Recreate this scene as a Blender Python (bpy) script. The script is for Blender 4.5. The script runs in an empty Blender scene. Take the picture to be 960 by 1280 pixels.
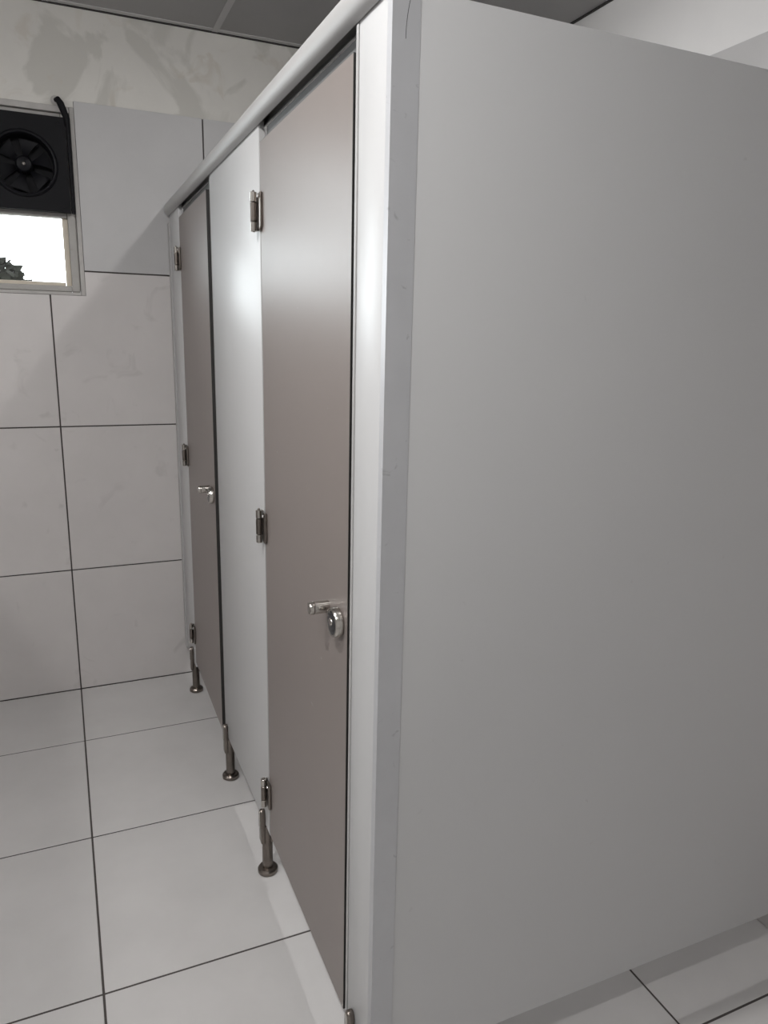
import bpy, bmesh, math, random
from mathutils import Vector, Matrix
random.seed(7)
S = bpy.context.scene
C = S.collection

# ------------------------------------------------------------------ camera
# world: x = 0 is the cubicle front (aisle on the -x side), y = 0 the end partition,
# y = WY the tiled wall with the window, x = WX the wall behind the cubicles, z up, metres
WY, WX, ZC, ZT = 2.185, 1.375, 2.654, 2.343
cam = bpy.data.cameras.new('camera')
co = bpy.data.objects.new('camera', cam); C.objects.link(co)
r_ = Vector((0.91671094, -0.39896716, 0.02159319))
u_ = Vector((0.07170244, 0.21743649, 0.97343728))
f_ = Vector((0.39306465, 0.89081231, -0.22793333))
M = Matrix((r_, u_, -f_)).transposed().to_4x4()
M.translation = Vector((-0.448, -1.020, 1.506))
co.matrix_world = M
cam.sensor_fit = 'VERTICAL'; cam.sensor_height = 36.0
cam.lens = 918.5 / 1280 * 36.0
cam.clip_start = 0.01
S.camera = co

# ------------------------------------------------------------------ sky, exposure
W = bpy.data.worlds.new('sky'); S.world = W; W.use_nodes = True
W.node_tree.nodes['Background'].inputs[0].default_value = (0.93, 0.97, 1.0, 1)
W.node_tree.nodes['Background'].inputs[1].default_value = 8.0
S.view_settings.view_transform = 'Standard'
S.view_settings.look = 'None'
S.view_settings.gamma = 1.0
S.view_settings.use_curve_mapping = False
S.view_settings.exposure = 0.10
SIDE = 1.1                                       # share of a dome lamp's light that leaves sideways
LAMP_W = [12.6, 10.6, 6.0, 12.0]           # watts of the ceiling downlights

# window opening in the far wall (used by the sky portal and the wall)
WIN_X0, WIN_X1, WIN_Z0, WIN_Z1 = -1.50, -0.326, 1.648, 2.318
pl = bpy.data.lights.new('window_portal', 'AREA'); pl.shape = 'RECTANGLE'
pl.size = WIN_X1 - WIN_X0; pl.size_y = WIN_Z1 - WIN_Z0; pl.cycles.is_portal = True
po = bpy.data.objects.new('window_portal', pl); C.objects.link(po)
po.location = ((WIN_X0 + WIN_X1) / 2, WY + 0.16, (WIN_Z0 + WIN_Z1) / 2)
po.rotation_euler = (math.radians(-90), 0, 0)

# ------------------------------------------------------------------ materials
def mat(name, col, rough=0.5, metal=0.0, spec=0.5, cloud=None, bump=None, vary=0.0, stain=None, aniso=None, coat=0.0):
    """cloud=(scale, amount): soft colour mottling; bump=(scale, strength); vary: per-piece brightness;
    stain=(scale, threshold, width, colour): patches with a shape of their own"""
    m = bpy.data.materials.new(name); m.use_nodes = True
    nt = m.node_tree; N = nt.nodes; Lk = nt.links
    b = N['Principled BSDF']
    b.inputs['Base Color'].default_value = (*col, 1); b.inputs['Roughness'].default_value = rough
    b.inputs['Metallic'].default_value = metal; b.inputs['Specular IOR Level'].default_value = spec
    b.inputs['Coat Weight'].default_value = coat
    geo = N.new('ShaderNodeNewGeometry'); inf = N.new('ShaderNodeObjectInfo')
    comb = N.new('ShaderNodeVectorMath'); comb.operation = 'MULTIPLY_ADD'
    cx = N.new('ShaderNodeCombineXYZ')
    for i in range(3): Lk.new(inf.outputs['Random'], cx.inputs[i])
    Lk.new(cx.outputs[0], comb.inputs[0]); comb.inputs[1].default_value = (13 * vary * 10,) * 3
    Lk.new(geo.outputs['Position'], comb.inputs[2])
    pos = comb.outputs[0]
    cur = None
    if cloud or vary:
        n = N.new('ShaderNodeTexNoise'); n.inputs['Scale'].default_value = cloud[0] if cloud else 3
        n.inputs['Detail'].default_value = 6; n.inputs['Roughness'].default_value = .6
        Lk.new(pos, n.inputs['Vector'])
        mr = N.new('ShaderNodeMapRange'); a = cloud[1] if cloud else 0
        mr.inputs['From Min'].default_value = .25; mr.inputs['From Max'].default_value = .75
        mr.inputs['To Min'].default_value = 1 - a; mr.inputs['To Max'].default_value = 1 + a
        Lk.new(n.outputs['Fac'], mr.inputs['Value'])
        v = N.new('ShaderNodeMapRange'); v.inputs['To Min'].default_value = 1 - vary; v.inputs['To Max'].default_value = 1 + vary
        Lk.new(inf.outputs['Random'], v.inputs['Value'])
        mu = N.new('ShaderNodeMath'); mu.operation = 'MULTIPLY'
        Lk.new(mr.outputs[0], mu.inputs[0]); Lk.new(v.outputs[0], mu.inputs[1])
        mx = N.new('ShaderNodeVectorMath'); mx.operation = 'SCALE'; mx.inputs[0].default_value = col
        Lk.new(mu.outputs[0], mx.inputs['Scale']); cur = mx.outputs[0]
    if stain:
        lst = stain if isinstance(stain, list) else [stain]
        for sc, th, wd, sc_col, amt in lst:
            n = N.new('ShaderNodeTexNoise'); n.inputs['Scale'].default_value = sc; n.inputs['Detail'].default_value = 5
            n.inputs['Distortion'].default_value = 1.2
            Lk.new(geo.outputs['Position'], n.inputs['Vector'])
            mr = N.new('ShaderNodeMapRange'); mr.inputs['From Min'].default_value = th; mr.inputs['From Max'].default_value = th + wd
            mr.inputs['To Max'].default_value = amt
            Lk.new(n.outputs['Fac'], mr.inputs['Value'])
            mix = N.new('ShaderNodeMix'); mix.data_type = 'RGBA'
            Lk.new(mr.outputs[0], mix.inputs['Factor'])
            if cur is None: mix.inputs['A'].default_value = (*col, 1)
            else: Lk.new(cur, mix.inputs['A'])
            mix.inputs['B'].default_value = (*sc_col, 1); cur = mix.outputs['Result']
    if cur is not None: Lk.new(cur, b.inputs['Base Color'])
    if bump:
        n = N.new('ShaderNodeTexNoise'); n.inputs['Scale'].default_value = bump[0]; n.inputs['Detail'].default_value = 3
        Lk.new(geo.outputs['Position'], n.inputs['Vector'])
        bp = N.new('ShaderNodeBump'); bp.inputs['Strength'].default_value = bump[1]; bp.inputs['Distance'].default_value = .002
        Lk.new(n.outputs['Fac'], bp.inputs['Height']); Lk.new(bp.outputs[0], b.inputs['Normal'])
    return m

MT = dict(
    floor_tile=mat('pale_floor_tile', (.565, .553, .545), .42, cloud=(5, .05), bump=(160, .06), vary=.012),
    wall_tile=mat('pale_wall_tile', (.56, .536, .526), .45, cloud=(4, .05), bump=(160, .06), vary=.015,
                  stain=(9, .63, .12, (.36, .34, .33), .35)),
    grey_tile=mat('grey_wall_tile', (.445, .440, .440), .45, cloud=(4, .05), bump=(160, .06), vary=.015),
    grout=mat('dark_grout', (.07, .062, .058), .9),
    plaster=mat('patched_plaster', (.62, .605, .57), .85, cloud=(3.2, .07), bump=(30, .25),
                stain=[(3.1, .52, .05, (.46, .45, .415), .6), (7.5, .60, .08, (.52, .48, .42), .5)]),
    white_plaster=mat('white_plaster', (.70, .695, .69), .8, cloud=(4, .03), bump=(30, .15)),
    ceiling=mat('ceiling_board', (.41, .405, .40), .9, cloud=(6, .03), bump=(220, .1)),
    tbar=mat('ceiling_bar_metal', (.55, .545, .54), .5),
    white_board=mat('white_laminate', (.555, .555, .555), .37, spec=.5, cloud=(2, .012),
                    stain=(26, .715, .05, (.42, .41, .41), .35)),
    taupe=mat('taupe_laminate', (.228, .197, .182), .37, spec=.5, cloud=(3, .02),
              stain=(22, .73, .05, (.55, .52, .50), .35)),
    edge=mat('dark_board_core', (.02, .019, .018), .6),
    rubber=mat('black_rubber', (.012, .012, .012), .7),
    alu=mat('grey_aluminium', (.53, .535, .55), .45, metal=.2, cloud=(9, .04), stain=(30, .66, .06, (.24, .24, .25), .4)),
    alu_light=mat('satin_aluminium', (.41, .405, .40), .46, spec=.4),
    header=mat('dark_grey_header', (.12, .12, .12), .55),
    steel=mat('stainless_steel', (.50, .475, .44), .20, metal=1.0, bump=(300, .05)),
    steel_dark=mat('tarnished_steel', (.21, .185, .165), .28, metal=1.0, cloud=(30, .15)),
    dial=mat('black_dial_face', (.02, .02, .022), .25),
    screw=mat('pale_screw_cap', (.8, .78, .76), .25, metal=.6),
    fan=mat('black_fan_plastic', (.006, .006, .0075), .6, spec=.15),
    fan2=mat('dark_fan_blade', (.006, .006, .008), .45, spec=.2),
    winframe=mat('weathered_window_frame', (.36, .348, .33), .55, cloud=(14, .08), stain=(18, .58, .1, (.30, .28, .25), .5)),
    beige=mat('beige_window_bead', (.58, .52, .43), .5, cloud=(16, .06)),
    mortar=mat('mortar_strip', (.42, .405, .39), .9, cloud=(20, .1), bump=(80, .3)),
    leaf=mat('dark_leaf', (.007, .007, .005), .9, spec=.05, cloud=(3, .2)),
    bark=mat('bark', (.10, .075, .055), .9, cloud=(10, .2)),
    ground=mat('outside_ground', (.30, .29, .26), .95, cloud=(2, .1)),
    lampring=mat('white_lamp_ring', (.8, .8, .8), .4),
)
def glass_mat():
    m = bpy.data.materials.new('window_glass'); m.use_nodes = True
    N = m.node_tree.nodes; Lk = m.node_tree.links
    N.remove(N['Principled BSDF'])
    t = N.new('ShaderNodeBsdfTransparent'); g = N.new('ShaderNodeBsdfGlossy'); g.inputs['Roughness'].default_value = .05
    t.inputs[0].default_value = (.94, .96, .96, 1)
    fr = N.new('ShaderNodeFresnel'); fr.inputs[0].default_value = 1.45
    mx = N.new('ShaderNodeMixShader')
    Lk.new(fr.outputs[0], mx.inputs[0]); Lk.new(t.outputs[0], mx.inputs[1]); Lk.new(g.outputs[0], mx.inputs[2])
    Lk.new(mx.outputs[0], N['Material Output'].inputs[0])
    return m
MT['glass'] = glass_mat()
em = bpy.data.materials.new('lamp_diffuser'); em.use_nodes = True
em.node_tree.nodes['Principled BSDF'].inputs['Emission Color'].default_value = (1, .97, .93, 1)
em.node_tree.nodes['Principled BSDF'].inputs['Emission Strength'].default_value = 6
MT['lamp'] = em

# ------------------------------------------------------------------ mesh helpers
def box(bm, x0, x1, y0, y1, z0, z1, bev=0.0, seg=1, mi=0):
    vs = [bm.verts.new(p) for p in ((x0,y0,z0),(x1,y0,z0),(x1,y1,z0),(x0,y1,z0),(x0,y0,z1),(x1,y0,z1),(x1,y1,z1),(x0,y1,z1))]
    fs = [bm.faces.new([vs[i] for i in q]) for q in ((3,2,1,0),(4,5,6,7),(0,1,5,4),(1,2,6,5),(2,3,7,6),(3,0,4,7))]
    for f in fs: f.material_index = mi
    if bev:
        es = list({e for f in fs for e in f.edges})
        bmesh.ops.bevel(bm, geom=es, offset=bev, segments=seg, profile=.5, affect='EDGES')
def lathe(bm, prof, origin, axis='Z', n=32, caps=True):
    """revolve (radius, height) pairs about an axis through origin"""
    o = Vector(origin); rings = []
    for r, h in prof:
        ring = []
        for k in range(n):
            a = 2 * math.pi * k / n; c, s = r * math.cos(a), r * math.sin(a)
            p = {'Z': (c, s, h), 'X': (h, c, s), 'Y': (c, h, s)}[axis]
            ring.append(bm.verts.new(o + Vector(p)))
        rings.append(ring)
    for a, b in zip(rings, rings[1:]):
        for k in range(n): bm.faces.new((a[k], a[(k+1) % n], b[(k+1) % n], b[k]))
    if caps:
        bm.faces.new(rings[0][::-1]); bm.faces.new(rings[-1])
def prism(bm, pts, axis, a0, a1, bev=0.0, mi=0):
    """extrude an outline; pts are (y,z) for X, (x,z) for Y, (x,y) for Z"""
    def P(p, a): return {'X': (a, p[0], p[1]), 'Y': (p[0], a, p[1]), 'Z': (p[0], p[1], a)}[axis]
    A = [bm.verts.new(P(p, a0)) for p in pts]; B = [bm.verts.new(P(p, a1)) for p in pts]
    fs = [bm.faces.new(A), bm.faces.new(B[::-1])]
    n = len(pts)
    for i in range(n): fs.append(bm.faces.new((A[i], B[i], B[(i+1) % n], A[(i+1) % n])))
    for f in fs: f.material_index = mi
    bmesh.ops.recalc_face_normals(bm, faces=fs)
    if bev:
        es = [e for e in set(fs[0].edges) | set(fs[1].edges)]
        bmesh.ops.bevel(bm, geom=es, offset=bev, segments=2, profile=.5, affect='EDGES')
def tube(bm, pts, rad, n=10):
    pts = [Vector(p) for p in pts]; rings = []
    rads = rad if isinstance(rad, (list, tuple)) else [rad] * len(pts)
    for i, p in enumerate(pts):
        d = (pts[min(i+1, len(pts)-1)] - pts[max(i-1, 0)]).normalized()
        up = Vector((0, 1, 0)) if abs(d.y) < .9 else Vector((1, 0, 0))
        s = d.cross(up).normalized(); t = d.cross(s).normalized()
        rings.append([bm.verts.new(p + rads[i] * (s * math.cos(2*math.pi*k/n) + t * math.sin(2*math.pi*k/n))) for k in range(n)])
    for a, b in zip(rings, rings[1:]):
        for k in range(n): bm.faces.new((a[k], a[(k+1) % n], b[(k+1) % n], b[k]))
    bm.faces.new(rings[0][::-1]); bm.faces.new(rings[-1])
def arch(y0, y1, z0, z1, n=10):
    r = (y1 - y0) / 2; yc = (y0 + y1) / 2; h = 1.6 * r
    return [(y0, z0), (y1, z0)] + [(yc + r * math.cos(math.pi * k / n), z1 - h + h * math.sin(math.pi * k / n)) for k in range(n + 1)]
def mesh(name, fill, mats, smooth=35):
    bm = bmesh.new(); fill(bm); bmesh.ops.recalc_face_normals(bm, faces=bm.faces)
    me = bpy.data.meshes.new(name); bm.to_mesh(me); bm.free()
    for m in (mats if isinstance(mats, (list, tuple)) else [mats]): me.materials.append(MT[m])
    if smooth:
        for p in me.polygons: p.use_smooth = True
        me.set_sharp_from_angle(angle=math.radians(smooth))
    return me
def link(name, data, parent=None, loc=(0, 0, 0)):
    o = bpy.data.objects.new(name, data); C.objects.link(o); o.location = loc
    if parent: o.parent = parent
    return o
def obj(name, fill, mats, parent=None, loc=(0, 0, 0), smooth=35, label=None):
    o = link(name, mesh(name, fill, mats, smooth), parent, loc)
    if label: o['label'] = label
    return o
def tag(o, label, cat, group=None):
    o['label'] = label; o['category'] = cat
    if group: o['group'] = group
    return o
def thing(name, label, cat, loc=(0, 0, 0), group=None): return tag(link(name, None, None, loc), label, cat, group)
def struct(o, label, cat): o['kind'] = 'structure'; return tag(o, label, cat)

# ------------------------------------------------------------------ the room
RX0, RY0 = -2.95, -2.60
GAP, T, XJ, FJ = 0.0054, 0.6, -0.454, WY - 0.455
tile_cache = {}
def cuts(lo, hi, phase):
    k = math.ceil((lo - phase) / T + 1e-6); out = [lo]
    while phase + k * T < hi - 1e-6: out.append(phase + k * T); k += 1
    return out + [hi]
def tile(name, key, sx, sy, sz, m, parent, loc):
    k = (key, round(sx, 4), round(sy, 4), round(sz, 4))
    if k not in tile_cache:
        tile_cache[k] = mesh(name, lambda bm: box(bm, -sx/2, sx/2, -sy/2, sy/2, -sz/2, sz/2, .0009), m, 0)
    return link(name, tile_cache[k], parent, loc)

floor = struct(obj('floor', lambda bm: box(bm, RX0, WX, RY0, WY + .004, -.06, -.0012), 'grout', smooth=0),
               'pale grey square tiled washroom floor with thin dark joints', 'floor')
xs, ys = cuts(RX0, WX, XJ), cuts(RY0, WY, FJ)
for i in range(len(xs) - 1):
    for j in range(len(ys) - 1):
        sx, sy = xs[i+1] - xs[i] - GAP, ys[j+1] - ys[j] - GAP
        if sx < .01 or sy < .01: continue
        tile('floor_tile', 'f', sx, sy, .01, 'floor_tile', floor, ((xs[i]+xs[i+1])/2, (ys[j]+ys[j+1])/2, -.005))

# far wall with the window opening: lower part grout behind tiles, upper part patched plaster
PY = WY + .005
def far_wall(bm):
    y1 = PY + .15
    box(bm, RX0 - .15, WX + .15, PY, y1, -.06, WIN_Z0, mi=0)
    box(bm, WIN_X1, WX + .15, PY, y1, WIN_Z0, ZT - .004, mi=0)
    box(bm, RX0 - .15, WIN_X0, PY, y1, WIN_Z0, ZT - .004, mi=0)
    box(bm, WIN_X0, WIN_X1, PY, y1, WIN_Z1, ZT - .004, mi=1)
    box(bm, RX0 - .15, WX + .15, PY - .001, y1, ZT - .004, ZC + .15, mi=1)
wall_back = struct(obj('wall_back', far_wall, ['grout', 'plaster'], smooth=0),
                   'far wall tiled to door height with stained plaster above and a small window', 'wall')
ZR = [0.0, .54, 1.14, 1.74, ZT]
xs = cuts(RX0, WX, XJ)
for i in range(len(xs) - 1):
    for j in range(4):
        a, b, c, d = xs[i], xs[i+1], ZR[j], ZR[j+1]
        if b - a < .02: continue
        th = .010; y = WY + th / 2
        rects = [(a, b, c, d)]
        if d > WIN_Z0 + .001 and a < WIN_X1 and b > WIN_X0:             # cut round the window
            rects = []
            if a < WIN_X0: rects.append((a, WIN_X0 - .004, c, d))
            if c < WIN_Z0:
                if b > WIN_X1:                                          # L-shaped piece at the window's lower corner
                    g = GAP / 2
                    pts = [(a+g, c+g), (b-g, c+g), (b-g, d-g), (WIN_X1+.0004, d-g), (WIN_X1+.0004, WIN_Z0-.0004), (a+g, WIN_Z0-.0004)]
                    obj('wall_tile', lambda bm: prism(bm, pts, 'Y', WY, WY + th), 'wall_tile', wall_back, smooth=0)
                else: rects.append((max(a, WIN_X0), b, c, WIN_Z0 + .0018))
            elif b > WIN_X1: rects.append((WIN_X1 - .0018, b, c, d))
        for (p, q, s, t) in rects:
            if q - p < .01: continue
            tile('wall_tile', 'b%d' % (j == 3), q - p - GAP, th, t - s - GAP, 'grey_tile' if j == 3 else 'wall_tile', wall_back, ((p+q)/2, y, (s+t)/2))

def side_wall(bm):
    box(bm, WX + .006, WX + .15, RY0 - .15, WY + .004, -.06, ZT - .004, mi=0)
    box(bm, WX + .005, WX + .15, RY0 - .15, WY + .004, ZT - .004, ZC + .15, mi=1)
wall_right = struct(obj('wall_right', side_wall, ['grout', 'white_plaster'], smooth=0),
                    'white plaster wall above grey tiles behind the cubicles', 'wall')
ysr = cuts(RY0, WY, FJ)
for j in range(4):
    for i in range(len(ysr) - 1):
        a, b, c, d = ysr[i], ysr[i+1], ZR[j], ZR[j+1]
        tile('wall_tile', 'r%d' % (j == 3), .010, b - a - GAP, d - c - GAP, 'grey_tile' if j == 3 else 'wall_tile', wall_right, (WX + .005, (a+b)/2, (c+d)/2))
struct(obj('wall_left', lambda bm: box(bm, RX0 - .15, RX0 - .001, RY0 - .15, WY + .004, -.06, ZC + .15), 'white_plaster', smooth=0),
       'plain white plaster wall on the far side of the washroom', 'wall')
struct(obj('wall_front', lambda bm: box(bm, RX0, WX, RY0 - .15, RY0 - .001, -.06, ZC + .15), 'white_plaster', smooth=0),
       'plain white plaster wall facing the window wall', 'wall')
# boxed tiled ledge that hides the pipes along the wall behind the cubicles
def ledge(bm): box(bm, 1.18, WX - .002, .03, 1.0, .001, 1.1, .002)
struct(obj('wall_ledge', ledge, 'wall_tile'), 'low boxed ledge along the wall inside the cubicle', 'ledge')

# suspended ceiling: boards lying in a grid of bars
ceiling = struct(obj('ceiling', lambda bm: box(bm, RX0 - .1, WX + .1, RY0 - .1, WY + .1, ZC + .045, ZC + .15), 'ceiling', smooth=0),
                 'grey suspended ceiling of square boards in a metal grid', 'ceiling')
CX, CY = .203, WY - .62
xs, ys = cuts(RX0, WX + .005, CX), cuts(RY0, WY + .005, CY)
LAMPS = [(-.77, .06), (-.77, -1.02), (.46, .85), (-2.09, .20)]
for i in range(len(xs) - 1):
    for j in range(len(ys) - 1):
        sx, sy = xs[i+1] - xs[i] - .006, ys[j+1] - ys[j] - .006
        if sx < .02 or sy < .02: continue
        tile('ceiling_board', 'c', sx, sy, .014, 'ceiling', ceiling, ((xs[i]+xs[i+1])/2, (ys[j]+ys[j+1])/2, ZC + .0085))
for x in xs[1:-1]:
    obj('ceiling_bar', lambda bm: box(bm, -.012, .012, RY0, WY, -.0015, .0012, .0005), 'tbar', ceiling, (x, 0, ZC), 0)
for y in ys[1:-1]:
    for i in range(len(xs) - 1):
        L_ = xs[i+1] - xs[i] - .025
        obj('ceiling_bar', lambda bm: box(bm, -L_/2, L_/2, -.012, .012, -.0015, .0012, .0005), 'tbar', ceiling, ((xs[i]+xs[i+1])/2, y, ZC), 0)
# shadow-gap angle along the walls
obj('edge_angle', lambda bm: box(bm, RX0, WX, WY - .005, WY + .004, ZC - .004, ZC + .0012), 'edge', ceiling, smooth=0)
obj('edge_angle', lambda bm: box(bm, WX - .005, WX + .004, RY0, WY - .006, ZC - .004, ZC + .0012), 'edge', ceiling, smooth=0)

# ceiling downlights (all above the frame)
LL = ['round white ceiling dome light above the aisle near the corner of the cubicles',
      'round white ceiling dome light above the open floor before the end partition',
      'round white ceiling dome light above the cubicle next to the end partition',
      'round white ceiling dome light behind the facing row of partitions']
for (x, y), lab, watt in zip(LAMPS, LL, LAMP_W):
    t = thing('ceiling_lamp', lab, 'light', (x, y, ZC - .002), 'ceiling dome lights')
    obj('base_ring', lambda bm: lathe(bm, [(.058, -.0005), (.060, -.004), (.060, -.016), (.052, -.020)], (0, 0, 0)), 'lampring', t)
    obj('dome_diffuser', lambda bm: lathe(bm, [(.050, -.0202), (.048, -.030), (.038, -.042), (.020, -.050), (.002, -.052)], (0, 0, 0)), 'lamp', t)
    ld = bpy.data.lights.new('dome_side_glow', 'POINT'); ld.shadow_soft_size = .03
    ld.energy = watt * SIDE; ld.color = (1.0, .988, .982)
    lo = link('lamp', ld, t, (0, 0, -.072))
    ld = bpy.data.lights.new('dome_down_light', 'AREA'); ld.shape = 'DISK'; ld.size = .06
    ld.energy = watt; ld.color = (1.0, .988, .982)
    lo = link('lamp', ld, t, (0, 0, -.064))

# ------------------------------------------------------------------ window
win = struct(link('window_1', None, None, ((WIN_X0 + WIN_X1) / 2, WY, WIN_Z0)),
             'small aluminium window in the far wall, its upper half filled by a black fan', 'window')
ox, oy, oz = win.location
def wbox(name, x0, x1, y0, y1, z0, z1, m, bev=.0015):
    return obj(name, lambda bm: box(bm, x0 - ox, x1 - ox, y0 - oy, y1 - oy, z0 - oz, z1 - oz, bev), m, win)
# mortar strips closing the opening
wbox('mortar_strip', WIN_X1 - .016, WIN_X1 - .0005, WY - .001, WY + .10, WIN_Z0, WIN_Z1, 'mortar')
wbox('mortar_strip', WIN_X0 + .0005, WIN_X0 + .016, WY - .001, WY + .10, WIN_Z0, WIN_Z1, 'mortar')
wbox('mortar_strip', WIN_X0 + .017, WIN_X1 - .017, WY - .001, WY + .10, WIN_Z0, WIN_Z0 + .012, 'mortar')
wbox('mortar_strip', WIN_X0 + .017, WIN_X1 - .017, WY - .001, WY + .10, WIN_Z1 - .022, WIN_Z1 - .0005, 'mortar')
# frame members
a0, a1, c0, c1 = WIN_X0 + .017, WIN_X1 - .017, WIN_Z0 + .013, WIN_Z1 - .023
FW = .030
wbox('frame_stile', a1 - FW, a1, WY + .012, WY + .07, c0, c1, 'winframe', .003)
wbox('frame_stile', a0, a0 + FW, WY + .012, WY + .07, c0, c1, 'winframe', .003)
wbox('frame_rail', a0 + FW, a1 - FW, WY + .012, WY + .07, c0, c0 + .022, 'winframe', .003)
wbox('frame_rail', a0 + FW, a1 - FW, WY + .012, WY + .07, c1 - .02, c1, 'winframe', .003)
wbox('transom', a0 + FW, a1 - FW, WY + .020, WY + .07, 1.932, 1.956, 'winframe', .003)
MX = -.690
wbox('mullion', MX - .015, MX + .015, WY + .022, WY + .068, c0 + .022, 1.931, 'winframe', .003)
wbox('mullion', MX - .015, MX + .015, WY + .022, WY + .068, 1.957, c1 - .021, 'winframe', .003)
for (x0, x1) in ((a0 + FW, MX - .015), (MX + .015, a1 - FW)):           # beads and panes of each light
    z0, z1 = c0 + .022, 1.932
    if x1 > -.5:
        wbox('glazing_bead', x1 - .020, x1, WY + .034, WY + .060, z0, z1, 'beige')
        wbox('glazing_bead', x0, x1 - .021, WY + .034, WY + .060, z0, z0 + .014, 'beige')
    wbox('window_pane', x0 + .001, x1 - .021, WY + .048, WY + .052, z0 + .015, z1 - .001, 'glass', 0)
wbox('window_pane', a0 + FW + .001, MX - .016, WY + .046, WY + .050, 1.957, c1 - .021, 'glass', 0)

# exhaust fan filling the upper right light
FX0, FX1, FZ0, FZ1 = -.664, -.3590, 1.947, 2.276
fcx, fcz, FR = -.508, 2.106, .112
fan = thing('exhaust_fan', 'black square exhaust fan set in the upper half of the window', 'fan', (fcx, WY, FZ0))
def floc(p): return (p[0] - fcx, p[1] - WY, p[2] - FZ0)
def fan_plate(bm):
    n = 48; yf, yb = -.016, .010
    zc = fcz - FZ0
    def sq(a):
        c, s = math.cos(a), math.sin(a)
        hx = (FX1 - fcx) if c > 0 else (fcx - FX0); hz = (FZ1 - fcz) if s > 0 else (fcz - FZ0)
        k = min(hx / abs(c) if abs(c) > 1e-6 else 9, hz / abs(s) if abs(s) > 1e-6 else 9)
        return c * k, s * k
    angs = sorted([2 * math.pi * k / n for k in range(n)] + [math.atan2((FZ1-fcz)*sz, ((FX1-fcx) if sx > 0 else (fcx-FX0))*sx) % (2*math.pi)
                   if sz > 0 else math.atan2(-(fcz-FZ0), ((FX1-fcx) if sx > 0 else (fcx-FX0))*sx) % (2*math.pi) for sx in (-1, 1) for sz in (-1, 1)])
    I, O, I2, O2 = [], [], [], []
    for a in angs:
        x, z = sq(a)
        I.append(bm.verts.new((FR*math.cos(a), yf, zc + FR*math.sin(a)))); O.append(bm.verts.new((x, yf, zc + z)))
        I2.append(bm.verts.new((FR*math.cos(a), yb, zc + FR*math.sin(a)))); O2.append(bm.verts.new((x, yb, zc + z)))
    m = len(angs)
    for k in range(m):
        j = (k + 1) % m
        bm.faces.new((I[k], I[j], O[j], O[k])); bm.faces.new((O[k], O[j], O2[j], O2[k]))
        bm.faces.new((I2[k], I2[j], I[j], I[k])); bm.faces.new((O2[k], O2[j], I2[j], I2[k]))
obj('mounting_plate', fan_plate, 'fan', fan)
zc = fcz - FZ0
obj('mouth_ring', lambda bm: lathe(bm, [(.100, -.004), (.101, -.014), (.104, -.021), (.109, -.023), (.114, -.020), (.116, -.0165)], (0, 0, zc), 'Y', 56, caps=False), 'fan2', fan)
obj('duct', lambda bm: lathe(bm, [(.100, -.004), (.100, .046)], (0, 0, zc), 'Y', 48, caps=False), 'fan', fan)
obj('shutter_disc', lambda bm: lathe(bm, [(.104, .0462), (.104, .049)], (0, 0, zc), 'Y', 48), 'fan', fan)
obj('back_plate', lambda bm: box(bm, FX0 + .003 - fcx, FX1 - .03 - fcx, .0705, .075, .012, FZ1 - FZ0 - .02), 'fan', fan)
hub = obj('hub', lambda bm: lathe(bm, [(.001, -.012), (.012, -.011), (.024, -.006), (.030, .004), (.031, .036)], (0, 0, zc), 'Y', 32), 'fan2', fan)
obj('hub_cap', lambda bm: lathe(bm, [(.001, -.0165), (.005, -.015), (.007, -.0122)], (0, 0, zc), 'Y', 20), 'steel', hub)
def blade(bm, a):
    n = 7; A, B = [], []
    for k in range(n):
        r = .030 + (.094 - .030) * k / (n - 1); w0 = a - .20 - .18 * k / (n-1); w1 = a + .26 + .10 * k / (n-1)
        A.append((r*math.cos(w0), .010, zc + r*math.sin(w0))); B.append((r*math.cos(w1), .030, zc + r*math.sin(w1)))
    va = [[bm.verts.new((p[0], p[1] + d, p[2])) for p in A] for d in (0, .0025)]
    vb = [[bm.verts.new((p[0], p[1] + d, p[2])) for p in B] for d in (0, .0025)]
    for k in range(n - 1):
        for d in (0, 1): bm.faces.new((va[d][k], va[d][k+1], vb[d][k+1], vb[d][k]))
        bm.faces.new((va[0][k], va[0][k+1], va[1][k+1], va[1][k])); bm.faces.new((vb[0][k], vb[0][k+1], vb[1][k+1], vb[1][k]))
    for k in (0, n-1): bm.faces.new((va[0][k], va[1][k], vb[1][k], vb[0][k]))
for i in range(6): obj('fan_blade', lambda bm: blade(bm, .3 + i * math.pi / 3), 'fan2', fan)
# fixing screws
for sx in (FX0 + .022, FX1 - .022):
    for sz in (FZ0 + .022, FZ1 - .022):
        obj('screw', lambda bm: lathe(bm, [(.005, -.016), (.005, -.018), (.002, -.0195)], (sx - fcx, 0, sz - FZ0), 'Y', 14), 'fan2', fan)
# black cable that comes out of the plaster and runs down the side of the fan
def cab(bm):
    P = [(-.385, WY - .004, 2.334), (-.378, WY - .014, 2.335), (-.370, WY - .020, 2.322), (-.362, WY - .020, 2.300), (-.352, WY - .018, 2.272), (-.3495, WY - .016, 2.24), (-.3495, WY - .014, 2.10),
         (-.3500, WY - .014, 1.99), (-.3505, WY - .013, 1.945)]
    tube(bm, [floc(p) for p in P], [.008, .011, .0125, .0120, .0105, .0082, .0075, .0072, .007], 12)
cb = obj('cable', cab, 'fan', fan, label='thick black cable')
obj('plaster_collar', lambda bm: lathe(bm, [(.017, -.001), (.014, -.005), (.008, -.007)], floc((-.385, WY, 2.334)), 'Y', 16), 'mortar', cb)

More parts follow.
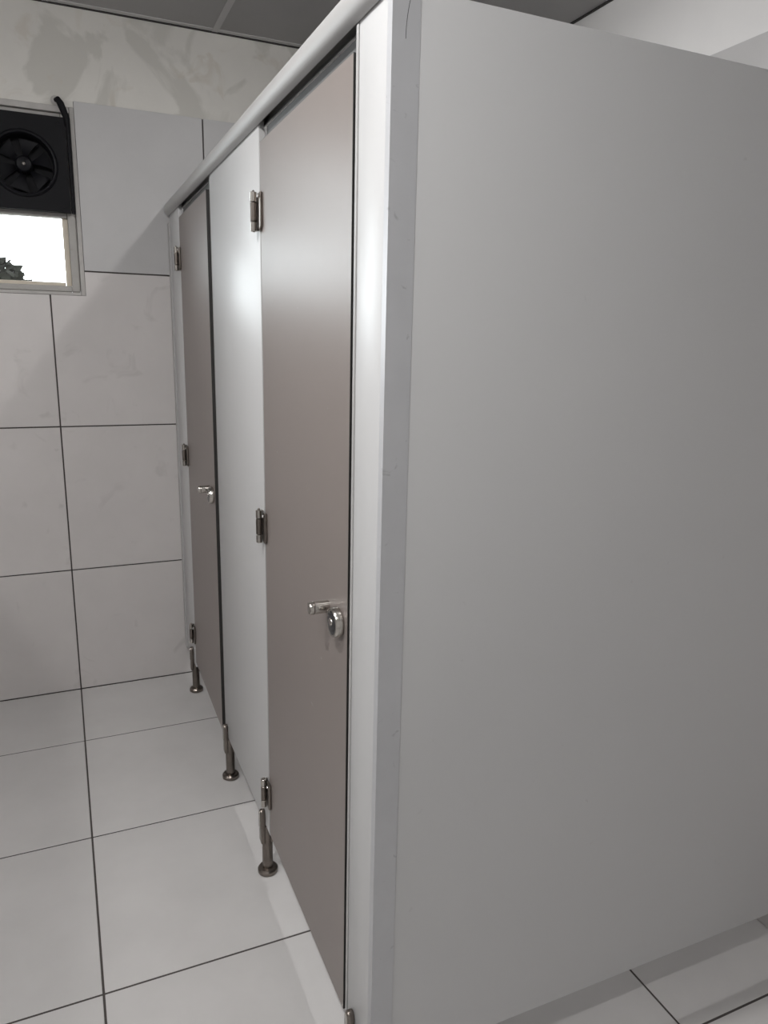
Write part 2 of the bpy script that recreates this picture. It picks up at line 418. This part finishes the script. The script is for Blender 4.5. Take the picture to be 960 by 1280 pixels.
# treetop outside, seen in the corner of the pane, and the ground it grows from
struct(obj('ground_outside', lambda bm: box(bm, -9, 7, WY + .6, WY + 14, -.35, -.25), 'ground', smooth=0),
       'bare ground outside behind the window wall', 'ground')
tree = thing('tree', 'dark treetop outside showing in the corner of the window pane', 'tree', (-1.02, WY + 3.6, -.25))
def trunk(bm): tube(bm, [(0, 0, 0), (.02, .01, .7), (-.02, 0, 1.45), (.01, 0, 2.05)], [.07, .055, .04, .02], 10)
obj('trunk', trunk, 'bark', tree)
def crown(bm):
    R = random.Random(3)
    for _ in range(2200):
        a, b, r = R.uniform(0, 6.283), math.acos(R.uniform(-1, 1)), .48 * R.random() ** .4
        p = Vector((r*math.sin(b)*math.cos(a)*1.05, r*math.sin(b)*math.sin(a), 1.96 + r*.85*math.cos(b)))
        d = Vector((R.uniform(-1,1), R.uniform(-1,1), R.uniform(-.6,.6))).normalized(); s = d.orthogonal().normalized()
        l, w = R.uniform(.07, .12), R.uniform(.03, .045)
        bm.faces.new([bm.verts.new(p + q) for q in (-d*l/2, s*w, d*l/2, -s*w)])
cr = obj('crown', crown, 'leaf', tree, smooth=0)

# ------------------------------------------------------------------ cubicles
TH = .013                        # board thickness
ZB, ZTOP = .158, 1.962           # bottom and top of the fixed boards
def make_foot(parent, y, xc=TH/2, base_z=0.0, y0=0, z0=0, x0=0):
    """adjustable foot clasping a front board: fork plates (> screw), post, base disc"""
    f = obj('foot', lambda bm: lathe(bm, [(.0150, .012), (.0150, .1035), (.0145, .108), (.0145, ZB - .004)], (xc - x0, y - y0, -z0), 'Z', 24), 'steel_dark', parent)
    obj('base_disc', lambda bm: lathe(bm, [(.0255, 0.0005), (.0285, .003), (.0285, .012), (.0245, .0170), (.0155, .0185)], (xc - x0, y - y0, -z0), 'Z', 32), 'steel_dark', f)
    def plate(bm, s):
        xa, xb = (-.0140, -.0004) if s < 0 else (TH + .0004, TH + .0140)
        pts = [(p[0] - y0, p[1] - z0) for p in arch(y - .0130, y + .0130, .102, .207)]
        prism(bm, pts, 'X', xa - x0, xb - x0, .003)
    fp = obj('fork_plate', lambda bm: plate(bm, -1), 'steel_dark', f)
    obj('fork_plate', lambda bm: plate(bm, 1), 'steel_dark', f)
    def pin(bm): prism(bm, [(p[0] - y0, p[1] - z0) for p in arch(y - .0075, y + .0075, .150, .203, 8)], 'X', -.0160 - x0, -.0140 - x0, .0008)
    obj('screw_cover', pin, 'steel', f)
    return f

def board_part(parent, y0, y1, z0, z1, m='white_board', name='board', x0=0.0, x1=TH):
    return obj(name, lambda bm: box(bm, x0, x1, y0, y1, z0, z1, .0012, 2), m, parent)

# pilaster at the corner of the end partition
p1 = thing('pilaster_panel', 'narrow white pilaster panel between the near taupe door and the corner', 'panel', (0, .07, 0))
o = p1.location
board_part(p1, .0135 - o.y, .1245 - o.y, ZB, ZTOP + .022)
obj('edge_strip', lambda bm: box(bm, -.0022, TH, .1247 - o.y, .1325 - o.y, ZB, ZTOP + .001, .0008), 'alu_light', p1)
make_foot(p1, .093, y0=o.y)
obj('door_stop', lambda bm: box(bm, TH + .0005, TH + .016, .108 - o.y, .160 - o.y, ZB + .01, 1.918, .001), 'rubber', p1)

# wide panel between the doors
p2 = thing('fixed_panel', 'wide white fixed panel between the two taupe cubicle doors', 'panel', (0, 1.03, 0))
o2 = p2.location
board_part(p2, .7365 - o2.y, 1.318 - o2.y, ZB, ZTOP + .022)
obj('edge_strip', lambda bm: box(bm, -.0002, TH, .7305 - o2.y, .7360 - o2.y, ZB, ZTOP - .004, .0006), 'alu_light', p2)
obj('edge_strip', lambda bm: box(bm, -.0002, TH, 1.3185 - o2.y, 1.3245 - o2.y, ZB, ZTOP - .004, .0006), 'alu_light', p2)
make_foot(p2, .787, y0=o2.y); make_foot(p2, 1.292, y0=o2.y)
obj('door_stop', lambda bm: box(bm, TH + .0005, TH + .016, 1.300 - o2.y, 1.352 - o2.y, ZB + .01, 1.918, .001), 'rubber', p2)
obj('door_stop', lambda bm: box(bm, TH + .0005, TH + .010, .722 - o2.y, .750 - o2.y, ZB + .01, 1.918, .001), 'rubber', p2)

# pilaster at the wall
p3 = thing('pilaster_panel', 'narrow white pilaster panel between the far taupe door and the tiled wall', 'panel', (0, 2.05, 0))
o3 = p3.location
board_part(p3, 1.930 - o3.y, 2.150 - o3.y, ZB - .02, ZTOP + .022)
obj('wall_channel', lambda bm: box(bm, -.006, TH + .006, 2.1505 - o3.y, WY - .0005 - o3.y, ZB - .022, ZTOP - .022, .002), 'alu_light', p3)
make_foot(p3, 1.992, y0=o3.y)
obj('door_stop', lambda bm: box(bm, TH + .0005, TH + .010, 1.915 - o3.y, 1.945 - o3.y, ZB + .01, 1.918, .001), 'rubber', p3)

# head rail: slotted tube over the boards
rail = thing('head_rail', 'round pale grey head rail running along the top of the cubicle fronts', 'rail', (TH/2, 1.09, 1.990))
def rail_prof(bm):
    R0, R1 = .0265, .0240; s = .0085; n = 40
    a = math.asin(s / R0); b = math.asin(s / R1)
    out = [(R0 * math.sin(t), -R0 * math.cos(t)) for t in [a + (2*math.pi - 2*a) * k / n for k in range(n + 1)]]
    inn = [(R1 * math.sin(t), -R1 * math.cos(t)) for t in [b + (2*math.pi - 2*b) * k / n for k in range(n + 1)]][::-1]
    y0, y1 = .012 - 1.09, WY - .010 - 1.09
    A = [(Vector((x, y0, z)), Vector((x, y1, z))) for x, z in out + inn]
    V = [[bm.verts.new(q) for q in p] for p in A]
    m = len(V)
    for i in range(m): bm.faces.new((V[i][0], V[i][1], V[(i+1) % m][1], V[(i+1) % m][0]))
    for e in (0, 1):
        for i in range(n): bm.faces.new((V[i][e], V[i+1][e], V[m-2-i][e], V[m-1-i][e]))
obj('tube', rail_prof, 'alu_light', rail, smooth=40)
obj('end_cap', lambda bm: lathe(bm, [(.0240, .0035 - 1.09), (.0272, .006 - 1.09), (.0272, .0115 - 1.09)], (0, 0, 0), 'Y', 40), 'alu', rail)
obj('end_cap', lambda bm: lathe(bm, [(.0255, WY - .0095 - 1.09), (.0275, WY - .009 - 1.09), (.0275, WY - .001 - 1.09)], (0, 0, 0), 'Y', 40), 'alu', rail)

for ya, yb, lab in ((.163, .719, 'dark grey header strip above the taupe door beside the corner pilaster'),
                    (1.355, 1.912, 'dark grey header strip above the taupe door beside the tiled wall')):
    tag(obj('door_header', lambda bm: box(bm, TH + .002, TH + .010, ya, yb, 1.905, 1.962, .001), 'header'), lab, 'strip')
# the two doors
DB, DT = .162, 1.929
def make_door(y0, y1, label, ajar):
    t = thing('cubicle_door', label, 'door', (0, y1, 0), 'taupe cubicle doors')
    def leaf_board(bm):
        box(bm, 0, TH, y0 - y1, -.0035, DB, DT, .0006)
        for f in bm.faces:
            f.normal_update()
            if abs(f.normal.x) < .9: f.material_index = 1
    obj('door_leaf', leaf_board, ['taupe', 'edge'], t, smooth=0)
    for zc in (1.784, 1.044, .289):
        h = link('hinge', mesh('hinge', lambda bm: lathe(bm, [(.0030, -.0435), (.0030, .0445), (.0014, .0465)], (0, 0, 0), 'Z', 12), 'steel_dark'), t, (-.0125, .012, zc))
        for a, b, m in ((-.0425, -.0215, 'steel'), (-.0205, .0200, 'steel_dark'), (.0210, .0425, 'steel')):
            obj('knuckle', lambda bm: lathe(bm, [(.0068, a), (.0080, a + .001), (.0080, b - .001), (.0068, b)], (0, 0, 0), 'Z', 24), m, h)
        def leaf(bm):
            pts = [(-.0215 + .0145 * math.cos(q), -.027 - .0145 * -math.sin(q)) for q in [math.pi + math.pi * k / 8 for k in range(9)]]
            pts = pts + [(-.007, .039), (-.036, .039)]
            prism(bm, pts, 'X', .0060, .0122, .0025)
        obj('hinge_leaf', leaf, 'steel_dark', h)
        obj('back_leaf', lambda bm: box(bm, .0035, .0122, .002, .0085, -.040, .040, .0015), 'steel_dark', h)
        obj('screw_cap', lambda bm: lathe(bm, [(.0038, .0034), (.0034, .0018), (.0016, .0010)], (0, -.0265, .031), 'X', 14), 'screw', h)
    t.rotation_euler.z = -ajar / (y1 - y0)            # free edge stands a few millimetres proud
    yk, yl = y0 + .104, y0 + .042                     # pull knob and lock dial near the free edge
    k = link('pull_knob', mesh('pull_knob', lambda bm: lathe(bm, [(.0122, -.0006), (.0124, -.004), (.0126, -.0375), (.0118, -.0393), (.0105, -.0396)], (0, 0, 0), 'X', 32), 'steel'), t, (0, yk - y1, 1.005))
    obj('groove_ring', lambda bm: lathe(bm, [(.0126, -.030), (.0130, -.0305), (.0130, -.0320), (.0126, -.0325)], (0, 0, 0), 'X', 32, caps=False), 'steel_dark', k)
    d = link('lock_dial', mesh('lock_dial', lambda bm: lathe(bm, [(.0270, -.0006), (.0288, -.0030), (.0288, -.0120), (.0265, -.0160), (.0225, -.0160), (.0215, -.0135)], (0, 0, 0), 'X', 40), 'steel'), t, (0, yl - y1, .996))
    obj('dial_face', lambda bm: lathe(bm, [(.0223, -.0137), (.0223, -.0160), (.0160, -.0168)], (0, 0, 0), 'X', 36), 'dial', d)
    obj('dial_slot', lambda bm: lathe(bm, [(.0075, -.0169), (.0068, -.0190), (.003, -.0196)], (0, 0, .002), 'X', 24), 'steel', d)
    return t
make_door(.1395, .7300, 'taupe cubicle door between the narrow corner pilaster and the wide white panel', .0035)
make_door(1.3330, 1.9290, 'taupe cubicle door next to the tiled wall with the window', .009)

# end partition facing the open floor, with the grey corner profile
ep = thing('end_partition', 'large white laminate end partition with a grey metal corner strip', 'partition', (.6, 0, 0))
oe = ep.location
PZB, PZT = .149, 1.970
def end_board(bm):
    pts = [(.016 - oe.x, PZB), (WX - .003 - oe.x, PZB), (WX - .003 - oe.x, PZT), (.016 - oe.x, PZT)]
    prism(bm, pts, 'Y', 0, TH, .001)
obj('board', end_board, 'white_board', ep)
def corner(bm):     # L profile: 40 mm on the end face, 17 mm round the corner
    x0, t = -.0030, .0022
    pts = [(x0, -t - .0006), (.0395, -t - .0006), (.0395, -.0006), (x0 + t, -.0006), (x0 + t, .0132), (x0, .0132)]
    prism(bm, [(p[0] - oe.x, p[1]) for p in pts], 'Z', PZB - .01, PZT + .002, .0006)
obj('corner_profile', corner, 'alu', ep)
def scratch(bm):
    P = [(.0175 + .012 * (k / 10) ** 2, -.00295, 1.905 + .07 * k / 10) for k in range(11)]
    tube(bm, [(p[0] - oe.x, p[1], p[2]) for p in P], .00035, 6)
obj('scratch', scratch, 'edge', ep, label='thin curved dark scratch on the corner strip')
def end_foot(x, name='foot'):
    f = obj('foot', lambda bm: lathe(bm, [(.0105, .012), (.0105, PZB - .003)], (x - oe.x, TH/2, 0), 'Z', 24), 'steel_dark', ep)
    obj('base_disc', lambda bm: lathe(bm, [(.0262, .0005), (.0262, .011), (.0225, .0155), (.0115, .017)], (x - oe.x, TH/2, 0), 'Z', 32), 'steel_dark', f)
# divider between the two cubicles
dv = thing('divider_panel', 'white laminate divider between the two cubicles', 'partition', (.65, 1.11, 0))
obj('board', lambda bm: box(bm, .025 - .65, WX - .003 - .65, -.0065, .0065, PZB, PZT, .001), 'white_board', dv)

# facing row of cubicles across the aisle (outside the frame, it shades the far wall)
fr = thing('facing_partition', 'white laminate front of the facing cubicle row across the aisle', 'partition', (-1.70, .9, 0))
for a, b, m in ((-.35, .12, 'white_board'), (.125, .72, 'taupe'), (.725, 1.30, 'white_board'), (1.305, 1.90, 'taupe'), (1.905, 2.18, 'white_board')):
    obj('board', lambda bm: box(bm, -TH, 0, a - .9, b - .9, .155, 1.965, .001), m, fr)
for y in (.08, .78, 1.26, 1.97, -.28):
    f = obj('foot', lambda bm: lathe(bm, [(.0262, .0005), (.0262, .011), (.0115, .017), (.0105, .020), (.0105, .152)], (-TH/2, y - .9, 0), 'Z', 24), 'steel_dark', fr)
